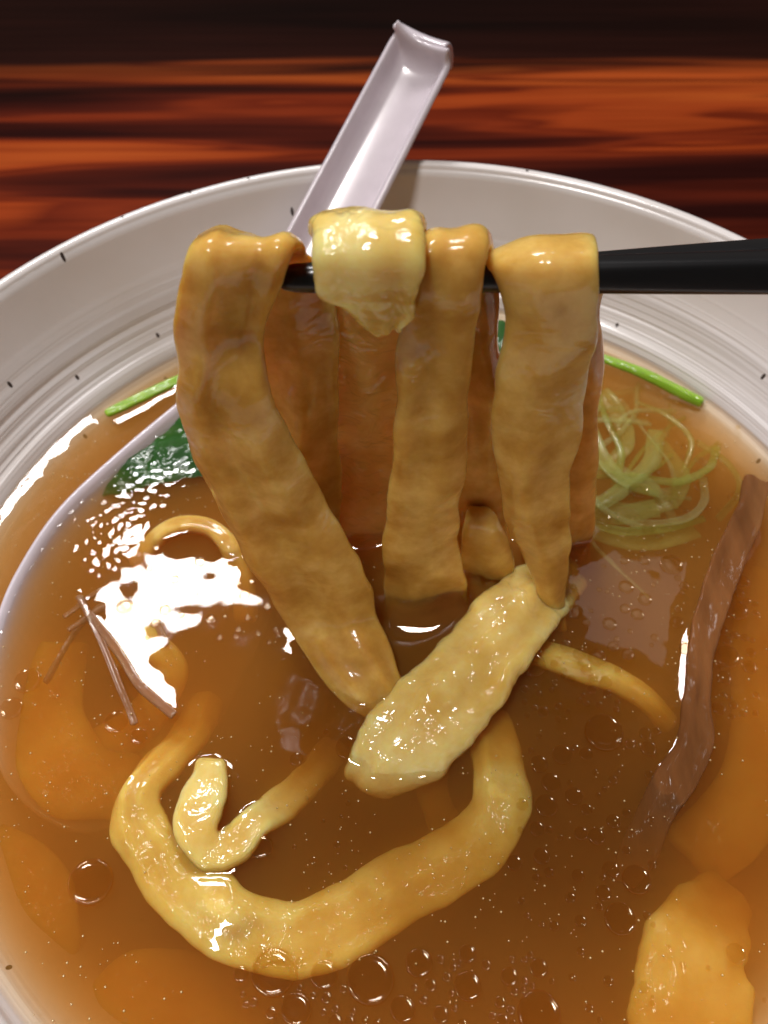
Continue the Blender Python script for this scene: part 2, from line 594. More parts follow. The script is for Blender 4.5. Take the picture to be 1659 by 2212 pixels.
def handle_rows():
    rows = []
    n = 22
    for i in range(n + 1):
        t = -0.05 + 1.05 * i / n
        hw = 0.70 + 0.10 * (1 - t)           # half width
        wall = 0.50
        c = neck + ax * (Lh * t)
        row = []
        for u, h in ((-1.10, 1.0), (-1.0, 0.86), (-0.88, 0.35), (-0.70, 0.05), (-0.35, -0.02), (0, -0.04), (0.35, -0.02),
                     (0.70, 0.05), (0.88, 0.35), (1.0, 0.86), (1.10, 1.0)):
            row.append(c + side * (u * hw) + upv * (h * wall))
        rows.append(row)
    # lip: the floor sweeps up, flares over and hooks down behind
    base = rows[-1]
    for (f, rise, pinch) in ((0.14, 0.06, 1.0), (0.26, 0.20, 0.97), (0.34, 0.40, 0.93), (0.42, 0.58, 0.90)):
        row = []
        for k, p in enumerate(base):
            u = (p - tip).dot(side)
            h = (p - tip).dot(upv)
            nh = max(h, rise + 0.45 * (abs(u) / 0.75) ** 2 * rise)
            row.append(tip + side * (u * pinch) + upv * nh + ax * (f + 0.10 * (abs(u) / 0.75) ** 2 * (1 if u < 0 else -0.6)))
        rows.append(row)
    return rows


solid_sheet('handle', handle_rows(), MELAMINE, spoon, 0.16, 2)
hook_rows = []
for (f, h) in ((0.40, 0.55), (0.56, 0.50), (0.66, 0.26), (0.64, -0.12), (0.52, -0.48)):
    hook_rows.append([tip + side * (u * 0.66 - 0.10) + ax * f + upv * (h + 0.1 * u * u) for u in (-1.05, -0.9, -0.4, 0, 0.4, 0.9, 1.0)])
solid_sheet('hook', hook_rows, MELAMINE, spoon, 0.15, 2)

# spoon bowl: rim outline in plan, the far (left) rim just above the broth, the rest tilted under
rim_pts = [Z(500, 765, 0.45), Z(395, 858, 0.26), Z(270, 962, 0.2), Z(130, 1092, 0.18), Z(42, 1220, 0.14), Z(-6, 1330, 0.1),
           Z(-30, 1470, -0.1), Z(-10, 1640, -0.5), Z(60, 1745, -0.9), Z(180, 1800, -1.1), Z(330, 1740, -1.4),
           Z(470, 1560, -1.5), Z(580, 1330, -1.4), Z(640, 1100, -1.1), Z(680, 930, -0.6), Z(700, 800, 0.1)]
loop = catmull([list(p) for p in rim_pts + [rim_pts[0]]], 6)[:-1]
cen = Vector(np.mean(np.array(loop), axis=0)) + Vector((0, 0, -1.7))
nl = len(loop)
bv, bf = [], []
levels = (1.0, 0.95, 0.86, 0.74, 0.58, 0.4, 0.2)
for s in levels:
    dep = 1 - (1 - s) ** 0.0 if False else (1 - s ** 2.6)
    for p in loop:
        p = Vector(p)
        q = cen + (p - cen) * s
        q.z = p.z * (1 - dep) + cen.z * dep
        bv.append(q)
for i in range(len(levels) - 1):
    for j in range(nl):
        k = (j + 1) % nl
        bf.append((i * nl + j, i * nl + k, (i + 1) * nl + k, (i + 1) * nl + j))
bf.append(tuple((len(levels) - 1) * nl + j for j in range(nl)))
me = mesh_from('spoon_bowl', bv, bf)
sb = part('spoon_bowl', me, MELAMINE, spoon)
md = sb.modifiers.new('thickness', 'SOLIDIFY')
md.thickness = 0.17 * CM
md.offset = 0
ms = sb.modifiers.new('smooth', 'SUBSURF')
ms.levels = ms.render_levels = 1
SPOON_SOLID = (bv, bf)

# ------------------------------------------------------------------ chopsticks
def chopstick(name, a, b, ra, rb, roll, label):
    d = (b - a)
    L = d.length
    d.normalize()
    s = d.cross(Vector((0, 0, 1))).normalized()
    u = s.cross(d).normalized()
    vs, fs = [], []
    ts = [0, 0.004, 0.012, 0.03] + [0.03 + 0.97 * i / 24 for i in range(1, 25)]
    nx = 24
    for t in ts:
        r = ra + (rb - ra) * min(1, t * 1.1)
        if t < 0.03:
            r *= {0: 0.45, 0.004: 0.75, 0.012: 0.93}[t]
        pw = 2.2 + 4.5 * min(1, max(0, (t - 0.15) * 3))
        for j in range(nx):
            an = 2 * math.pi * j / nx
            ca, sa = math.cos(an), math.sin(an)
            x = math.copysign(abs(ca) ** (2 / pw), ca) * r
            y = math.copysign(abs(sa) ** (2 / pw), sa) * r
            x, y = x * math.cos(roll) - y * math.sin(roll), x * math.sin(roll) + y * math.cos(roll)
            vs.append(a + d * (L * t) + s * x + u * y)
    for i in range(len(ts) - 1):
        for j in range(nx):
            k = (j + 1) % nx
            fs.append((i * nx + j, i * nx + k, (i + 1) * nx + k, (i + 1) * nx + j))
    fs.append(tuple(range(nx)))
    fs.append(tuple(range((len(ts) - 1) * nx, len(ts) * nx)))
    o = link(name, mesh_from(name, vs, fs), LACQUER)
    return tag(o, label, 'chopstick', 'chopsticks lifting the noodles')


c1a, c1b = V(598, 601, 1.0), V(1659, 588, 1.15)
chopstick('chopstick', c1a, c1a + (c1b - c1a) * 3.1, 0.19, 0.35, 0.35,
          'black lacquered chopstick whose rounded tip shows between two noodles')
c2a, c2b = V(760, 612, 1.45), V(1659, 556, 2.05)
chopstick('chopstick', c2a, c2a + (c2b - c2a) * 3.4, 0.18, 0.33, 0.25,
          'black chopstick behind the other one, its tip hidden by noodles')

# ------------------------------------------------------------------ lifted noodles
GRP = 'wide noodles lifted over the chopsticks'
GLY = 'wide noodles lying in the broth'
STK = 1.05


def lifted(rows, label, thick, mat, seed, **kw):
    def P(q):
        return Z(q[0], q[1], q[3]) if len(q) > 3 else V(*q)
    def grow(a, b):
        d = (b - a) * 0.045
        return a - d, b + d
    o = ribbon('noodle', [(*grow(P(l), P(r)), *ex) for (l, r, *ex) in rows], thick, mat,
               seed=seed, **kw)
    return tag(o, label, 'noodle', GRP)


# left strand: comes up behind, over the stick, and slants down in front into the broth
lifted([((545, 1225, 1.6), (726, 1225, 1.6)), ((536, 1050, 1.6), (724, 1050, 1.6)), ((530, 850, 1.58), (722, 850, 1.58)),
        ((505, 700, 1.6), (718, 700, 1.58)), ((465, 590, 1.7), (700, 600, 1.62)), ((446, 530, 1.5), (660, 556, 1.55), 0.9),
        ((432, 514, 1.0), (640, 532, 1.05), 0.9), ((418, 535, 0.6), (632, 545, 0.62)), ((402, 600, 0.42), (606, 610, 0.60)),
        ((386, 690, 0.34), (566, 700, 0.72)), ((390, 770, 0.30), (560, 770, 0.60)), ((396, 860, 0.28), (578, 860, 0.30)),
        ((418, 960, 0.28), (632, 955, 0.25)), ((462, 1060, 0.22), (682, 1060, 0.18)), ((520, 1165, 0.10), (736, 1160, 0.05)),
        ((580, 1270, -0.08), (782, 1250, -0.1)), ((630, 1350, 0, 0.42), (808, 1330, 0, 0.55)), ((674, 1428, 0, 0.16), (838, 1400, 0, 0.36)),
        ((735, 1503, 0, -0.06), (868, 1465, 0, 0.14)), ((810, 1560, 0, -0.4), (910, 1510, 0, -0.3), 0.9), ((860, 1620, 0, -0.8), (960, 1570, 0, -0.7), 0.9)],
       'wide noodle slanting from the chopstick tip down into the broth', 0.36, NOODLE[0], 11, per=12, nx=44, wob=0.08, crease=0.2, cfreq=1.7)

# broad torn flap on top, its tail hanging behind
lifted([((690, 1215, 1.95), (880, 1215, 1.95)), ((684, 1000, 1.95), (880, 1000, 1.95)), ((680, 800, 1.95), (880, 800, 1.95)),
        ((682, 650, 1.9), (890, 650, 1.9)), ((690, 545, 1.75), (902, 550, 1.75)), ((684, 496, 1.3), (908, 504, 1.3), 1.0),
        ((680, 494, 0.75), (906, 500, 0.75), 1.0), ((682, 545, 0.36), (904, 545, 0.36), 0.95),
        ((690, 600, 0.24), (900, 600, 0.24), 0.85), ((698, 634, 0.2), (896, 640, 0.22), 0.7), ((748, 656, 0.16), (890, 664, 0.22), 0.65),
        ((782, 686, 0.16), (884, 686, 0.22), 0.55), ((815, 712, 0.18), (868, 704, 0.22), 0.4)],
       'broad noodle with a torn flap end hanging short in front of the chopstick', 0.40, NOODLE[1], 23, per=12, nx=48, wob=0.07, fine=0.006, crease=0.16, cfreq=1.5, rag=0.09, power=3.2, lump=0.025)

# middle strand
lifted([((985, 1215, 1.7), (1090, 1215, 1.7)), ((980, 1000, 1.65), (1090, 1000, 1.65)), ((975, 800, 1.65), (1078, 800, 1.65)), ((970, 720, 1.65), (1070, 720, 1.65)),
        ((960, 620, 1.75), (1074, 620, 1.75)), ((920, 540, 1.6), (1060, 540, 1.6)), ((916, 514, 1.1), (1050, 512, 1.1)),
        ((908, 540, 0.62), (1042, 540, 0.62)), ((898, 620, 0.45), (1030, 620, 0.45)), ((868, 710, 0.45), (1020, 710, 0.45)),
        ((852, 800, 0.42), (1010, 800, 0.42)), ((858, 900, 0.42), (1006, 900, 0.42)), ((852, 1020, 0.4), (998, 1020, 0.4)),
        ((834, 1140, 0.38), (984, 1120, 0.42)), ((836, 1220, 0.36), (986, 1200, 0.42)), ((846, 1310, 0.34), (1000, 1280, 0.40)),
        ((860, 1400, 0.30), (1010, 1370, 0.40))],
       'narrow middle noodle hanging straight down into the white glare', 0.38, NOODLE[0], 37, per=12, nx=44, wob=0.08, crease=0.14)

# right strand: thin stretched corner at the top, pointed foot
lifted([((1130, 1215, 1.8), (1270, 1215, 1.8)), ((1140, 1000, 1.75), (1284, 1000, 1.75)), ((1130, 780, 1.75), (1292, 770, 1.75)),
        ((1100, 640, 1.85), (1290, 640, 1.8)), ((1074, 575, 1.9), (1286, 560, 1.8)), ((1058, 552, 1.5), (1280, 530, 1.5), 0.8),
        ((1056, 556, 1.0), (1276, 528, 1.1), 0.8), ((1066, 588, 0.66), (1284, 566, 0.6), 0.85), ((1086, 650, 0.55), (1284, 640, 0.5)),
        ((1094, 740, 0.5), (1276, 730, 0.48)), ((1082, 840, 0.48), (1262, 840, 0.46)), ((1072, 940, 0.46), (1250, 940, 0.44)),
        ((1080, 1030, 0.44), (1232, 1030, 0.42)), ((1100, 1120, 0.40), (1224, 1120, 0.40)), ((1130, 1210, 0.34), (1224, 1210, 0.36), 1.0),
        ((1172, 1300, 0.22), (1224, 1300, 0.28), 1.0), ((1186, 1350, 0.0), (1222, 1350, 0.1), 0.9)],
       'wide noodle beside the long bare part of the chopsticks, narrowing to a pointed foot', 0.34, NOODLE[0], 51, per=12, nx=44, wob=0.08, crease=0.14)

# short rounded bend standing behind, between the middle and right strands
o = ribbon('noodle', [(V(995, 1290, 0.8), V(1110, 1290, 0.8)), (V(995, 1220, 0.9), V(1110, 1225, 0.9)), (V(998, 1160, 0.95), V(1100, 1165, 0.95)), (V(1006, 1118, 1.1), V(1078, 1124, 1.1)),
                      (V(1010, 1112, 1.4), V(1062, 1118, 1.4)), (V(1012, 1160, 1.7), V(1062, 1160, 1.7))], 0.34, NOODLE[0], seed=61, wob=0.04)
tag(o, 'rounded brownish noodle bend between the middle and right hanging noodles', 'noodle', GRP)

# ------------------------------------------------------------------ noodles lying in the broth
def lying(path, width, label, thick, mat, seed, tf=None, **kw):
    st = flat(path, width)
    if tf:
        st = [(a, b, f) for (a, b), f in zip(st, tf)]
    o = ribbon('noodle', st, thick, mat, seed=seed, **kw)
    return tag(o, label, 'noodle', GLY)


# thick pale strand in front of the hanging ones
o = ribbon('noodle', [(Z(1190, 1190, -0.5), Z(1262, 1280, -0.5), 0.8), (Z(1140, 1218, -0.05), Z(1226, 1325, 0.0), 0.9), (Z(1085, 1252, 0.2), Z(1195, 1360, 0.22), 0.95),
                      (Z(1018, 1312, 0.28), Z(1152, 1424, 0.28)), (Z(945, 1388, 0.30), Z(1096, 1506, 0.24)),
                      (Z(872, 1460, 0.24), Z(1042, 1585, 0.12)), (Z(812, 1525, 0.16), Z(996, 1648, -0.04)),
                      (Z(764, 1590, 0.0), Z(930, 1700, -0.24)), (Z(752, 1650, -0.28), Z(850, 1725, -0.5), 0.9)],
           0.60, NOODLE[1], seed=71, per=14, nx=44, wob=0.10, fine=0.012, power=2.4, crease=0.16, cfreq=1.8, rag=0.06, lump=0.035)
tag(o, 'thick pale noodle lying across the feet of the hanging noodles', 'noodle', GLY)

lying([(1050, 1560, -0.6), (1075, 1640, -0.34), (1085, 1710, -0.20), (1060, 1790, -0.26), (980, 1860, -0.36), (880, 1910, -0.42), (780, 1975, -0.36),
       (680, 2020, -0.29), (570, 2022, -0.25), (460, 1970, -0.23), (370, 1890, -0.23), (310, 1800, -0.21), (300, 1720, -0.21), (350, 1650, -0.42), (410, 1590, -0.8), (440, 1520, -1.2)],
      [0.9, 0.95, 0.95, 1.0, 1.1, 1.15, 1.2, 1.2, 1.15, 1.1, 1.0, 0.9, 0.8, 0.75, 0.7, 0.7],
      'long noodle curled in a big open hook just under the broth', 0.4, SOAKED, 83, per=10, nx=36, wob=0.09, rag=0.06, lump=0.015, crease=0.12, cfreq=1.6)

lying([(455, 1655, -0.12), (440, 1720, 0.02), (425, 1790, 0.0), (455, 1838, -0.12), (510, 1822, -0.12), (560, 1775, -0.1), (620, 1730, -0.45), (690, 1660, -0.9), (720, 1620, -1.2)],
      [0.55, 0.75, 0.7, 0.7, 0.7, 0.6, 0.6, 0.6, 0.6],
      'small folded noodle end inside the curl of the long one', 0.34, NOODLE[1], 91, per=12, nx=28, wob=0.06, rag=0.06, crease=0.1, lump=0.02)

lying([(300, 1215, -0.45), (345, 1160, -0.1), (395, 1135, 0.0), (450, 1140, 0.0), (490, 1175, -0.05), (520, 1240, -0.35), (530, 1330, -0.8)],
      [0.45, 0.42, 0.42, 0.42, 0.42, 0.45, 0.5],
      'arched noodle end peeking out beside the slanting lifted noodle', 0.34, NOODLE[0], 97, per=12, nx=28, wob=0.04)

lying([(250, 1420, -0.49), (290, 1375, -0.24), (330, 1400, -0.34), (370, 1450, -0.64), (300, 1560, -0.94), (190, 1640, -1.14)],
      [0.5, 0.6, 0.65, 0.7, 0.8, 0.9],
      'noodle lump on the spoon under the pinkish shreds', 0.35, SOAKED, 101, per=10, wob=0.06)
lying([(120, 1400, -1.00), (90, 1540, -0.85), (160, 1680, -0.80), (270, 1700, -0.95)], [1.3, 1.5, 1.5, 1.2],
      'broad blurred noodle sunk in the bowl of the spoon', 0.3, SOAKED, 103, per=10, wob=0.1)
lying([(1140, 1400, -0.35), (1220, 1425, -0.2), (1310, 1460, -0.26), (1390, 1505, -0.45), (1440, 1560, -0.8)], [0.6, 0.6, 0.55, 0.45, 0.4],
      'pale noodle sunk beside the foot of the pointed one', 0.34, SOAKED, 107, per=10, wob=0.06)
lying([(1575, 1930, -0.95), (1515, 2020, -0.50), (1500, 2110, -0.42), (1490, 2230, -0.46), (1480, 2400, -0.8)], [1.0, 1.5, 1.75, 1.85, 1.7],
      'broad pale noodle end below the meat strip', 0.42, SOAKED, 109, per=12, wob=0.12, rag=0.12, lump=0.03, crease=0.12)
lying([(1640, 1240, -1.17), (1620, 1420, -1.07), (1640, 1600, -0.97), (1600, 1750, -0.87), (1500, 1850, -1.02)], [0.7, 0.8, 1.0, 1.2, 1.2],
      'sunken noodle running behind the meat strip', 0.35, SOAKED, 113, per=12, wob=0.08)
lying([(-60, 1830, -1.00), (40, 1930, -0.92), (70, 2040, -1.00), (10, 2140, -1.25)], [1.2, 1.6, 1.5, 1.3],
      'flat noodle sunk against the bowl wall below the spoon', 0.3, SOAKED, 127, per=12, wob=0.08)
lying([(180, 2230, -1.07), (300, 2150, -1.02), (430, 2150, -1.12), (560, 2230, -1.32)], [1.0, 1.3, 1.3, 1.2],
      'flat noodle sunk below the curl of the long one', 0.3, SOAKED, 131, per=12, wob=0.08)
lying([(960, 1560, -0.9), (930, 1680, -0.95), (960, 1780, -1.2)], [0.7, 0.6, 0.6],
      'dim noodle sunk under the thick pale one', 0.3, SOAKED, 137, per=10, wob=0.05)

# ------------------------------------------------------------------ meat strip
o = ribbon('meat_strip', [(Z(1606, 1030, 0.17), Z(1668, 1040, 0.21), 0.7), (Z(1578, 1110, 0.17), Z(1640, 1132, 0.23)),
                          (Z(1536, 1210, 0.15), Z(1602, 1234, 0.21)), (Z(1500, 1310, 0.13), Z(1566, 1330, 0.17)),
                          (Z(1484, 1400, 0.17), Z(1544, 1412, 0.11)), (Z(1480, 1500, 0.17), Z(1536, 1506, 0.05)),
                          (Z(1462, 1580, 0.07), Z(1540, 1610, 0.12)), (Z(1418, 1660, 0.03), Z(1508, 1700, 0.07)),
                          (Z(1384, 1730, -0.20), Z(1456, 1770, -0.08)), (Z(1345, 1810, -0.40), Z(1420, 1850, -0.35), 0.8),
                          (Z(1310, 1880, -0.75), Z(1372, 1920, -0.70), 0.5)],
           0.24, MEAT, seed=141, per=14, nx=40, wob=0.06, fine=0.006, cup=0.5, crease=0.12)
tag(o, 'long reddish brown strip of braised meat floating in the broth', 'meat')

# ------------------------------------------------------------------ greens
def leaf(outline_rows, name, label, seed):
    vs, fs = [], []
    rows = catmull([[*a, *b] for a, b in outline_rows], 10)
    ncol = 26
    off = Vector((seed, seed * 2, 0))
    for top in (1, 0):
        for i, s in enumerate(rows):
            a, b = Vector(s[:3]), Vector(s[3:])
            for j in range(ncol):
                p = a.lerp(b, j / (ncol - 1))
                e = min(i, len(rows) - 1 - i, j, ncol - 1 - j)
                wr = noise.noise(p * 1.6 + off) * 0.08 + noise.noise(p * 6 + off) * 0.012
                edge = noise.noise_vector(p * 4 + off) * 0.09
                vs.append(p + Vector((edge.x, edge.y, wr + (0.03 if top else 0.0) * min(1, e))))
    nr = len(rows)
    M = nr * ncol
    for i in range(nr - 1):
        for j in range(ncol - 1):
            a = i * ncol + j
            fs.append((a, a + 1, a + ncol + 1, a + ncol))
            fs.append((M + a, M + a + ncol, M + a + ncol + 1, M + a + 1))
    rim = [i for i in range(ncol)] + [i * ncol + ncol - 1 for i in range(1, nr)] + \
          [(nr - 1) * ncol + j for j in range(ncol - 2, -1, -1)] + [i * ncol for i in range(nr - 2, 0, -1)]
    for k in range(len(rim)):
        a, b = rim[k], rim[(k + 1) % len(rim)]
        fs.append((a, M + a, M + b, b))
    o = link(name, mesh_from(name, vs, fs), LEAF)
    return tag(o, label, 'leaf')


leaf([(Z(470, 900, -0.02), Z(480, 1040, -0.02)), (Z(400, 890, 0.0), Z(430, 1030, -0.02)), (Z(350, 935, 0.0), Z(370, 1040, -0.05)),
      (Z(290, 985, -0.02), Z(320, 1050, -0.12)), (Z(240, 1020, -0.08), Z(260, 1070, -0.2)), (Z(200, 1060, -0.2), Z(200, 1080, -0.3))],
     'leaf', 'dark green wilted leaf inside the spoon by the slanting noodle', 5.0)
leaf([(Z(990, 700, -0.02), Z(1010, 830, 0.0)), (Z(1050, 690, 0.02), Z(1070, 850, 0.04)), (Z(1100, 700, 0.04), Z(1120, 850, 0.04)),
      (Z(1160, 720, 0.0), Z(1160, 800, 0.0))],
     'leaf', 'green leaf glimpsed through the gap between two hanging noodles', 15.0)
o = ribbon('green_stem', flat([(235, 893, 0.02), (300, 862, 0.03), (375, 826, 0.03), (440, 800, 0.0)], [0.18, 0.26, 0.28, 0.26]), 0.16, STEM, seed=151, wob=0.02)
tag(o, 'bright green stem floating outside the spoon near the bowl wall', 'stem')
o = ribbon('green_stem', flat([(1260, 762, 0.03), (1330, 785, 0.04), (1420, 822, 0.04), (1512, 866, 0.02)], [0.24, 0.26, 0.3, 0.3]), 0.16, STEM, seed=153, wob=0.02)
tag(o, 'bright green stem floating beside the leek shreds along the bowl wall', 'stem')

LKG = 'pale leek shreds floating near the bowl wall'
lk = [[(1275, 830), (1310, 900), (1340, 980), (1330, 1040)], [(1240, 920), (1300, 1000), (1400, 1060), (1490, 1080)],
      [(1250, 1020), (1330, 1010), (1420, 1070), (1460, 1130)], [(1480, 900), (1400, 960), (1330, 1050), (1280, 1100)],
      [(1450, 850), (1440, 940), (1390, 1010), (1360, 1080)], [(1300, 800), (1290, 880), (1260, 960), (1240, 1050)],
      [(1235, 1090), (1300, 1140), (1400, 1150), (1520, 1120)], [(1340, 860), (1390, 930), (1450, 1010), (1460, 1100)],
      [(1250, 1110), (1290, 1180), (1350, 1240), (1400, 1290)], [(1560, 950), (1500, 1000), (1430, 1100), (1330, 1130)],
      [(1240, 960), (1270, 1060), (1340, 1120), (1430, 1150)], [(1380, 830), (1370, 900), (1300, 960), (1250, 985)]]
rx = random.Random(77)
for _ in range(16):
    a0 = rx.uniform(0, 6.28)
    x0, y0, rr0 = rx.uniform(1290, 1440), rx.uniform(920, 1080), rx.uniform(60, 130)
    lk.append([(x0 + rr0 * math.cos(a0 + q) * (1 + 0.25 * q), y0 + rr0 * 0.8 * math.sin(a0 + q)) for q in (0, 0.6, 1.2, 1.9)])
for i, pth in enumerate(lk):
    rr = random.Random(i)
    z0 = -0.15 - 0.06 * (i % 5)
    o = ribbon('leek_shred', flat([(x, y, z0 + (0.07 if k in (1, 2) else -0.05)) for k, (x, y) in enumerate(pth)], rr.uniform(0.06, 0.20)),
               0.05, LEEKG if i % 3 == 0 else LEEK, seed=200 + i, nx=14, per=12, wob=0.05, fine=0.0, solid=(i % 3 == 0))
    tag(o, 'thin translucent leek shred in the tangle beside the rightmost hanging noodle', 'leek shred', LKG)
wide = [[(1262, 900), (1300, 980), (1350, 1040), (1420, 1060)], [(1290, 1100), (1340, 1060), (1400, 1010), (1420, 930)],
        [(1240, 1000), (1260, 1080), (1330, 1110), (1420, 1100)], [(1300, 850), (1340, 900), (1350, 960), (1320, 1010)],
        [(1430, 960), (1470, 1020), (1450, 1080), (1380, 1110)], [(1250, 1130), (1320, 1160), (1420, 1170), (1500, 1140)]]
for i, pth in enumerate(wide):
    o = ribbon('leek_slice', flat([(x, y, -0.12 - 0.05 * i + (0.08 if k in (1, 2) else 0)) for k, (x, y) in enumerate(pth)], 0.34 + 0.05 * (i % 3)),
               0.05, LEEKF, seed=260 + i, nx=18, per=12, wob=0.09, fine=0.0, solid=False)
    tag(o, 'broad see-through leek slice under the tangle of thin shreds', 'leek slice', 'broad leek slices under the shreds')
sp = [[(170, 1290), (205, 1350), (235, 1420), (262, 1490), (290, 1560)], [(195, 1330), (250, 1400), (300, 1480), (372, 1542)],
      [(140, 1330), (210, 1280), (290, 1250), (340, 1265)], [(150, 1360), (230, 1310), (310, 1310), (360, 1390)], [(100, 1470), (140, 1400), (180, 1340), (230, 1300)]]
for i, pth in enumerate(sp):
    zz = (-0.02, 0.02, -0.12, -0.12, -0.3)[i]
    o = ribbon('shred', flat([(x, y, zz) for (x, y) in pth], (0.14, 0.17, 0.12, 0.12, 0.1)[i]), 0.08, PINK, seed=230 + i, nx=14, per=12, wob=0.03, fine=0.0, solid=i < 2)
    tag(o, ('thicker straight pinkish brown shred floating beside the noodle lump in the spoon' if i < 2 else
            'thin curved pinkish shred sunk in the broth of the spoon'), 'shred', 'pinkish shreds in the spoon')

# ------------------------------------------------------------------ broth: surface with menisci, body inside the bowl
allv, allf = [], []
for vs, fs in ALL_SOLIDS:
    b = len(allv)
    allv += [tuple(v) for v in vs]
    allf += [tuple(i + b for i in f) for f in fs]
tree = BVHTree.FromPolygons(allv, allf)
stree = BVHTree.FromPolygons([tuple(v) for v in SPOON_SOLID[0]], SPOON_SOLID[1])
G = 440
RB = 9.35
xs = np.linspace(-RB, RB, G)
cell = xs[1] - xs[0]
fix = np.zeros((G, G), bool)
hv = np.zeros((G, G))
down, upd = Vector((0, 0, -1)), Vector((0, 0, 1))
for i in range(G):
    for j in range(G):
        x, y = xs[j], xs[i]
        if x * x + y * y > RB * RB:
            continue
        hu = tree.ray_cast(Vector((x, y, 0.02)), upd, 14)
        if hu[0] is not None and hu[1].z > 0:          # the strand stands through the surface here
            fix[i, j] = True
            hv[i, j] = min(0.32, hu[0].z * 0.5 + 0.02)
            continue
        hit, nrm, idx, dist = tree.ray_cast(Vector((x, y, 0.05)), down, 0.10)
        if hit is not None and nrm.z > 0:
            fix[i, j] = True
            hv[i, j] = max(hit.z, -0.05) * 0.8 + 0.02
            continue
        hit = stree.ray_cast(Vector((x, y, 0.30)), down, 0.34)[0]
        if hit is not None:
            fix[i, j] = True
            hv[i, j] = min(0.08, hit.z)
XX, YY = np.meshgrid(xs, xs)
RR = np.hypot(XX, YY)
# broth climbs a little at the bowl wall
wall_r = 8.72
wall = RR > wall_r - 0.03
fix |= wall
hv[wall] = 0.045
lam = 0.26
k = (cell / lam) ** 2
h = hv.copy()
for it in range(260):
    nb = (np.roll(h, 1, 0) + np.roll(h, -1, 0) + np.roll(h, 1, 1) + np.roll(h, -1, 1))
    h = np.where(fix, hv, nb / (4 + k))
# soften the contact line so the meniscus runs round
for it in range(3):
    h = (h * 4 + np.roll(h, 1, 0) + np.roll(h, -1, 0) + np.roll(h, 1, 1) + np.roll(h, -1, 1)) / 8
# slow swell and the crinkled skin over the leaf
for i in range(G):
    for j in range(G):
        x, y = xs[j], xs[i]
        if RR[i, j] > RB:
            continue
        h[i, j] += 0.006 * noise.noise(Vector((x * 0.8, y * 0.8, 3.0))) + 0.0055 * noise.noise(Vector((x * 1.9, y * 1.9, 8.0)))
        h[i, j] += 0.0007 * noise.noise(Vector((x * 4.2, y * 4.2, 21.0)))
        # broth drawn up between the strands as they are lifted
        h[i, j] += 0.38 * math.exp(-(((x - 0.45) / 0.85) ** 2 + ((y - 0.75) / 0.85) ** 2))
        cx_, cy_ = -5.75, 2.7
        u = (x - cx_) * 0.53 + (y - cy_) * 0.85
        w = -(x - cx_) * 0.85 + (y - cy_) * 0.53
        m_ = math.exp(-((u / 1.9) ** 4 + (w / 0.75) ** 4))
        if m_ > 0.01:
            h[i, j] += m_ * 0.4 * (0.020 * noise.noise(Vector((x * 6, y * 8, 0))) + 0.018 * noise.noise(Vector((x * 13, y * 15, 7))))


def broth_h(x, y):
    j = int(round((x + RB) / cell))
    i = int(round((y + RB) / cell))
    if 0 <= i < G and 0 <= j < G:
        return h[i, j]
    return 0.0


idx = -np.ones((G, G), int)
bv, bf = [], []
ok = RR <= wall_r + 0.16
for i in range(G):
    for j in range(G):
        if ok[i, j]:
            idx[i, j] = len(bv)
            bv.append((xs[j], xs[i], h[i, j]))
for i in range(G - 1):
    for j in range(G - 1):
        q = (idx[i, j], idx[i, j + 1], idx[i + 1, j + 1], idx[i + 1, j])
        if min(q) >= 0:
            bf.append(tuple(int(t) for t in q))
me = bpy.data.meshes.new('broth')
me.from_pydata([tuple(c * CM for c in v) for v in bv], [], bf)
bm = bmesh.new()
bm.from_mesh(me)
for f in bm.faces:
    if f.normal.z < 0:
        f.normal_flip()
# body: rings running down inside the thickness of the bowl wall, then closed
bound = [e for e in bm.edges if e.is_boundary]
edges = bound
for (zt, sc_) in ((-1.05, 0), (-2.0, 0), (-2.8, 0), (-3.45, 0), (-3.85, 0)):
    r = bmesh.ops.extrude_edge_only(bm, edges=edges)
    nv = [g for g in r['geom'] if isinstance(g, bmesh.types.BMVert)]
    edges = [g for g in r['geom'] if isinstance(g, bmesh.types.BMEdge) and g.is_boundary]
    rad = {-1.05: 8.0, -2.0: 7.0, -2.8: 5.8, -3.45: 4.0, -3.85: 2.0}[zt]
    for v in nv:
        l = math.hypot(v.co.x, v.co.y)
        v.co.x *= rad * CM / l
        v.co.y *= rad * CM / l
        v.co.z = zt * CM
bmesh.ops.holes_fill(bm, edges=edges, sides=0)
bmesh.ops.recalc_face_normals(bm, faces=bm.faces)
bm.to_mesh(me)
bm.free()
broth = link('broth', me, BROTH)
tag(broth, 'glossy cloudy amber brown noodle broth filling the bowl', 'broth', kind='stuff')

# ------------------------------------------------------------------ oil droplets on the broth
def droplet_mesh():
    pr = [(0.0, 0.06), (0.35, 0.055), (0.6, 0.05), (0.78, 0.055), (0.85, 0.08), (0.90, 0.095), (0.95, 0.085), (0.99, 0.04), (1.02, -0.06)]
    n = 20
    vs, fs = [(0, 0, pr[0][1])], []
    for r, z in pr[1:]:
        for j in range(n):
            a = 2 * math.pi * j / n
            vs.append((r * math.cos(a), r * math.sin(a), z))
    for j in range(n):
        fs.append((0, 1 + j, 1 + (j + 1) % n))
    for i in range(len(pr) - 2):
        for j in range(n):
            kk = (j + 1) % n
            fs.append((1 + i * n + j, 1 + (i + 1) * n + j, 1 + (i + 1) * n + kk, 1 + i * n + kk))
    me = bpy.data.meshes.new('oil_droplet')
    me.from_pydata(vs, [], fs)
    bm = bmesh.new()
    bm.from_mesh(me)
    bmesh.ops.recalc_face_normals(bm, faces=bm.faces)
    bm.to_mesh(me)
    bm.free()
    me.materials.append(OIL)
    me.shade_smooth()
    return me


DROP = droplet_mesh()
placed = []


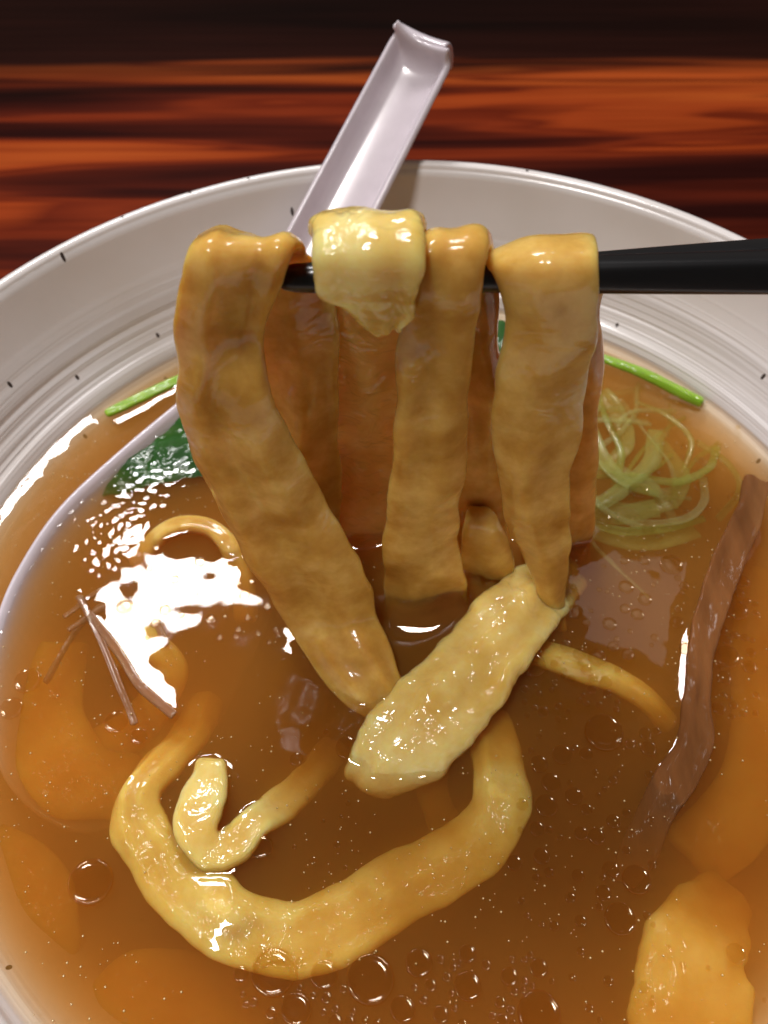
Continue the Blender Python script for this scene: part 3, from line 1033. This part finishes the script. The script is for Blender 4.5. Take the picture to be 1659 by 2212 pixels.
def droplet(x, y, r):
    q = Z(x, y, 0)
    if math.hypot(q.x, q.y) > 8.9:
        return False
    for (a, b, c) in placed:
        if (a - q.x) ** 2 + (b - q.y) ** 2 < (c + r) ** 2 * 0.98:
            return False
    hit = tree.ray_cast(Vector((q.x, q.y, 0.5)), down, 0.5)
    if hit[0] is not None:
        return False
    o = bpy.data.objects.new('oil_droplet', DROP)
    COL.objects.link(o)
    o.location = (q.x * CM, q.y * CM, (broth_h(q.x, q.y) + 0.004) * CM)
    o.scale = (r * CM, r * CM, r * CM * 1.2)
    o.parent = broth
    placed.append((q.x, q.y, r))
    return True


for (x, y, rpx) in ((590, 2100, 36), (800, 2115, 38), (640, 2085, 18), (700, 2105, 22), (560, 2075, 18), (1305, 1582, 36), (1215, 1630, 19),
                    (1240, 1620, 17), (1165, 1650, 16), (1190, 1690, 17), (1150, 1440, 25), (1100, 1490, 18), (195, 1905, 38), (250, 1560, 22),
                    (270, 1310, 18), (1375, 1900, 24), (1400, 1940, 16), (1340, 1985, 26), (1165, 2190, 34), (1010, 2130, 22), (1100, 2110, 14),
                    (905, 2080, 22), (870, 2060, 18), (750, 1615, 22), (640, 1640, 13), (1290, 1420, 18), (1555, 1360, 20), (1590, 1320, 22),
                    (1570, 1420, 24), (1560, 1460, 20), (60, 1470, 26), (25, 1530, 22), (1320, 1880, 15), (1570, 1180, 26), (1380, 1060, 22),
                    (1300, 1120, 20), (1450, 1220, 24), (1180, 1740, 20), (1120, 2170, 18), (640, 2180, 24), (870, 2180, 20), (1010, 2060, 14),
                    (565, 1830, 20), (1240, 1720, 16), (1160, 1790, 13), (1255, 1800, 12), (300, 1590, 16), (1170, 1850, 14), (1590, 2060, 16)):
    droplet(x, y, rpx * 0.0093)
rg = random.Random(8)
zones = [((300, 1170), (570, 1400), 22, 4, 12), ((1130, 1380), (1340, 1560), 34, 5, 13), ((1230, 1180), (1480, 1420), 28, 5, 16),
         ((1260, 900), (1600, 1160), 18, 6, 18), ((520, 2060), (1180, 2212), 44, 5, 17), ((500, 1190), (620, 1390), 16, 4, 9),
         ((1100, 1580), (1420, 2000), 40, 5, 15), ((560, 1560), (760, 1900), 10, 4, 9), ((1545, 1240), (1640, 1560), 22, 6, 16),
         ((1180, 2000), (1659, 2212), 14, 4, 12)]
for (x0, y0), (x1, y1), cnt, a, b in zones:
    got = tries = 0
    while got < cnt and tries < cnt * 8:
        tries += 1
        rp = a + (b - a) * rg.random() ** 2
        if droplet(rg.uniform(x0, x1), rg.uniform(y0, y1), rp * 0.0093):
            got += 1

# countless pin-prick fat specks on the surface
vs, fs = [], []
rg = random.Random(21)
cnt = 0
while cnt < 1500:
    a, rr_ = rg.uniform(0, 2 * math.pi), 8.6 * math.sqrt(rg.random())
    x, y = rr_ * math.cos(a), rr_ * math.sin(a)
    if noise.noise(Vector((x * 0.5, y * 0.5, 11))) + rg.uniform(-0.4, 0.3) < -0.1:
        continue
    r = rg.choice((0.010, 0.012, 0.014, 0.018, 0.024))
    z = broth_h(x, y)
    b = len(vs)
    vs += [(x + r, y, z), (x, y + r, z), (x - r, y, z), (x, y - r, z), (x, y, z + r * 0.9), (x, y, z - r * 0.5)]
    fs += [(b, b + 1, b + 4), (b + 1, b + 2, b + 4), (b + 2, b + 3, b + 4), (b + 3, b, b + 4),
           (b + 1, b, b + 5), (b + 2, b + 1, b + 5), (b + 3, b + 2, b + 5), (b, b + 3, b + 5)]
    cnt += 1
FAT = plain_mat('fat_speck', (0.85, 0.62, 0.30), rough=0.2, coat=1.0)
o = link('fat_specks', mesh_from('fat_specks', vs, fs), FAT)
o.parent = broth
o['kind'] = 'stuff'
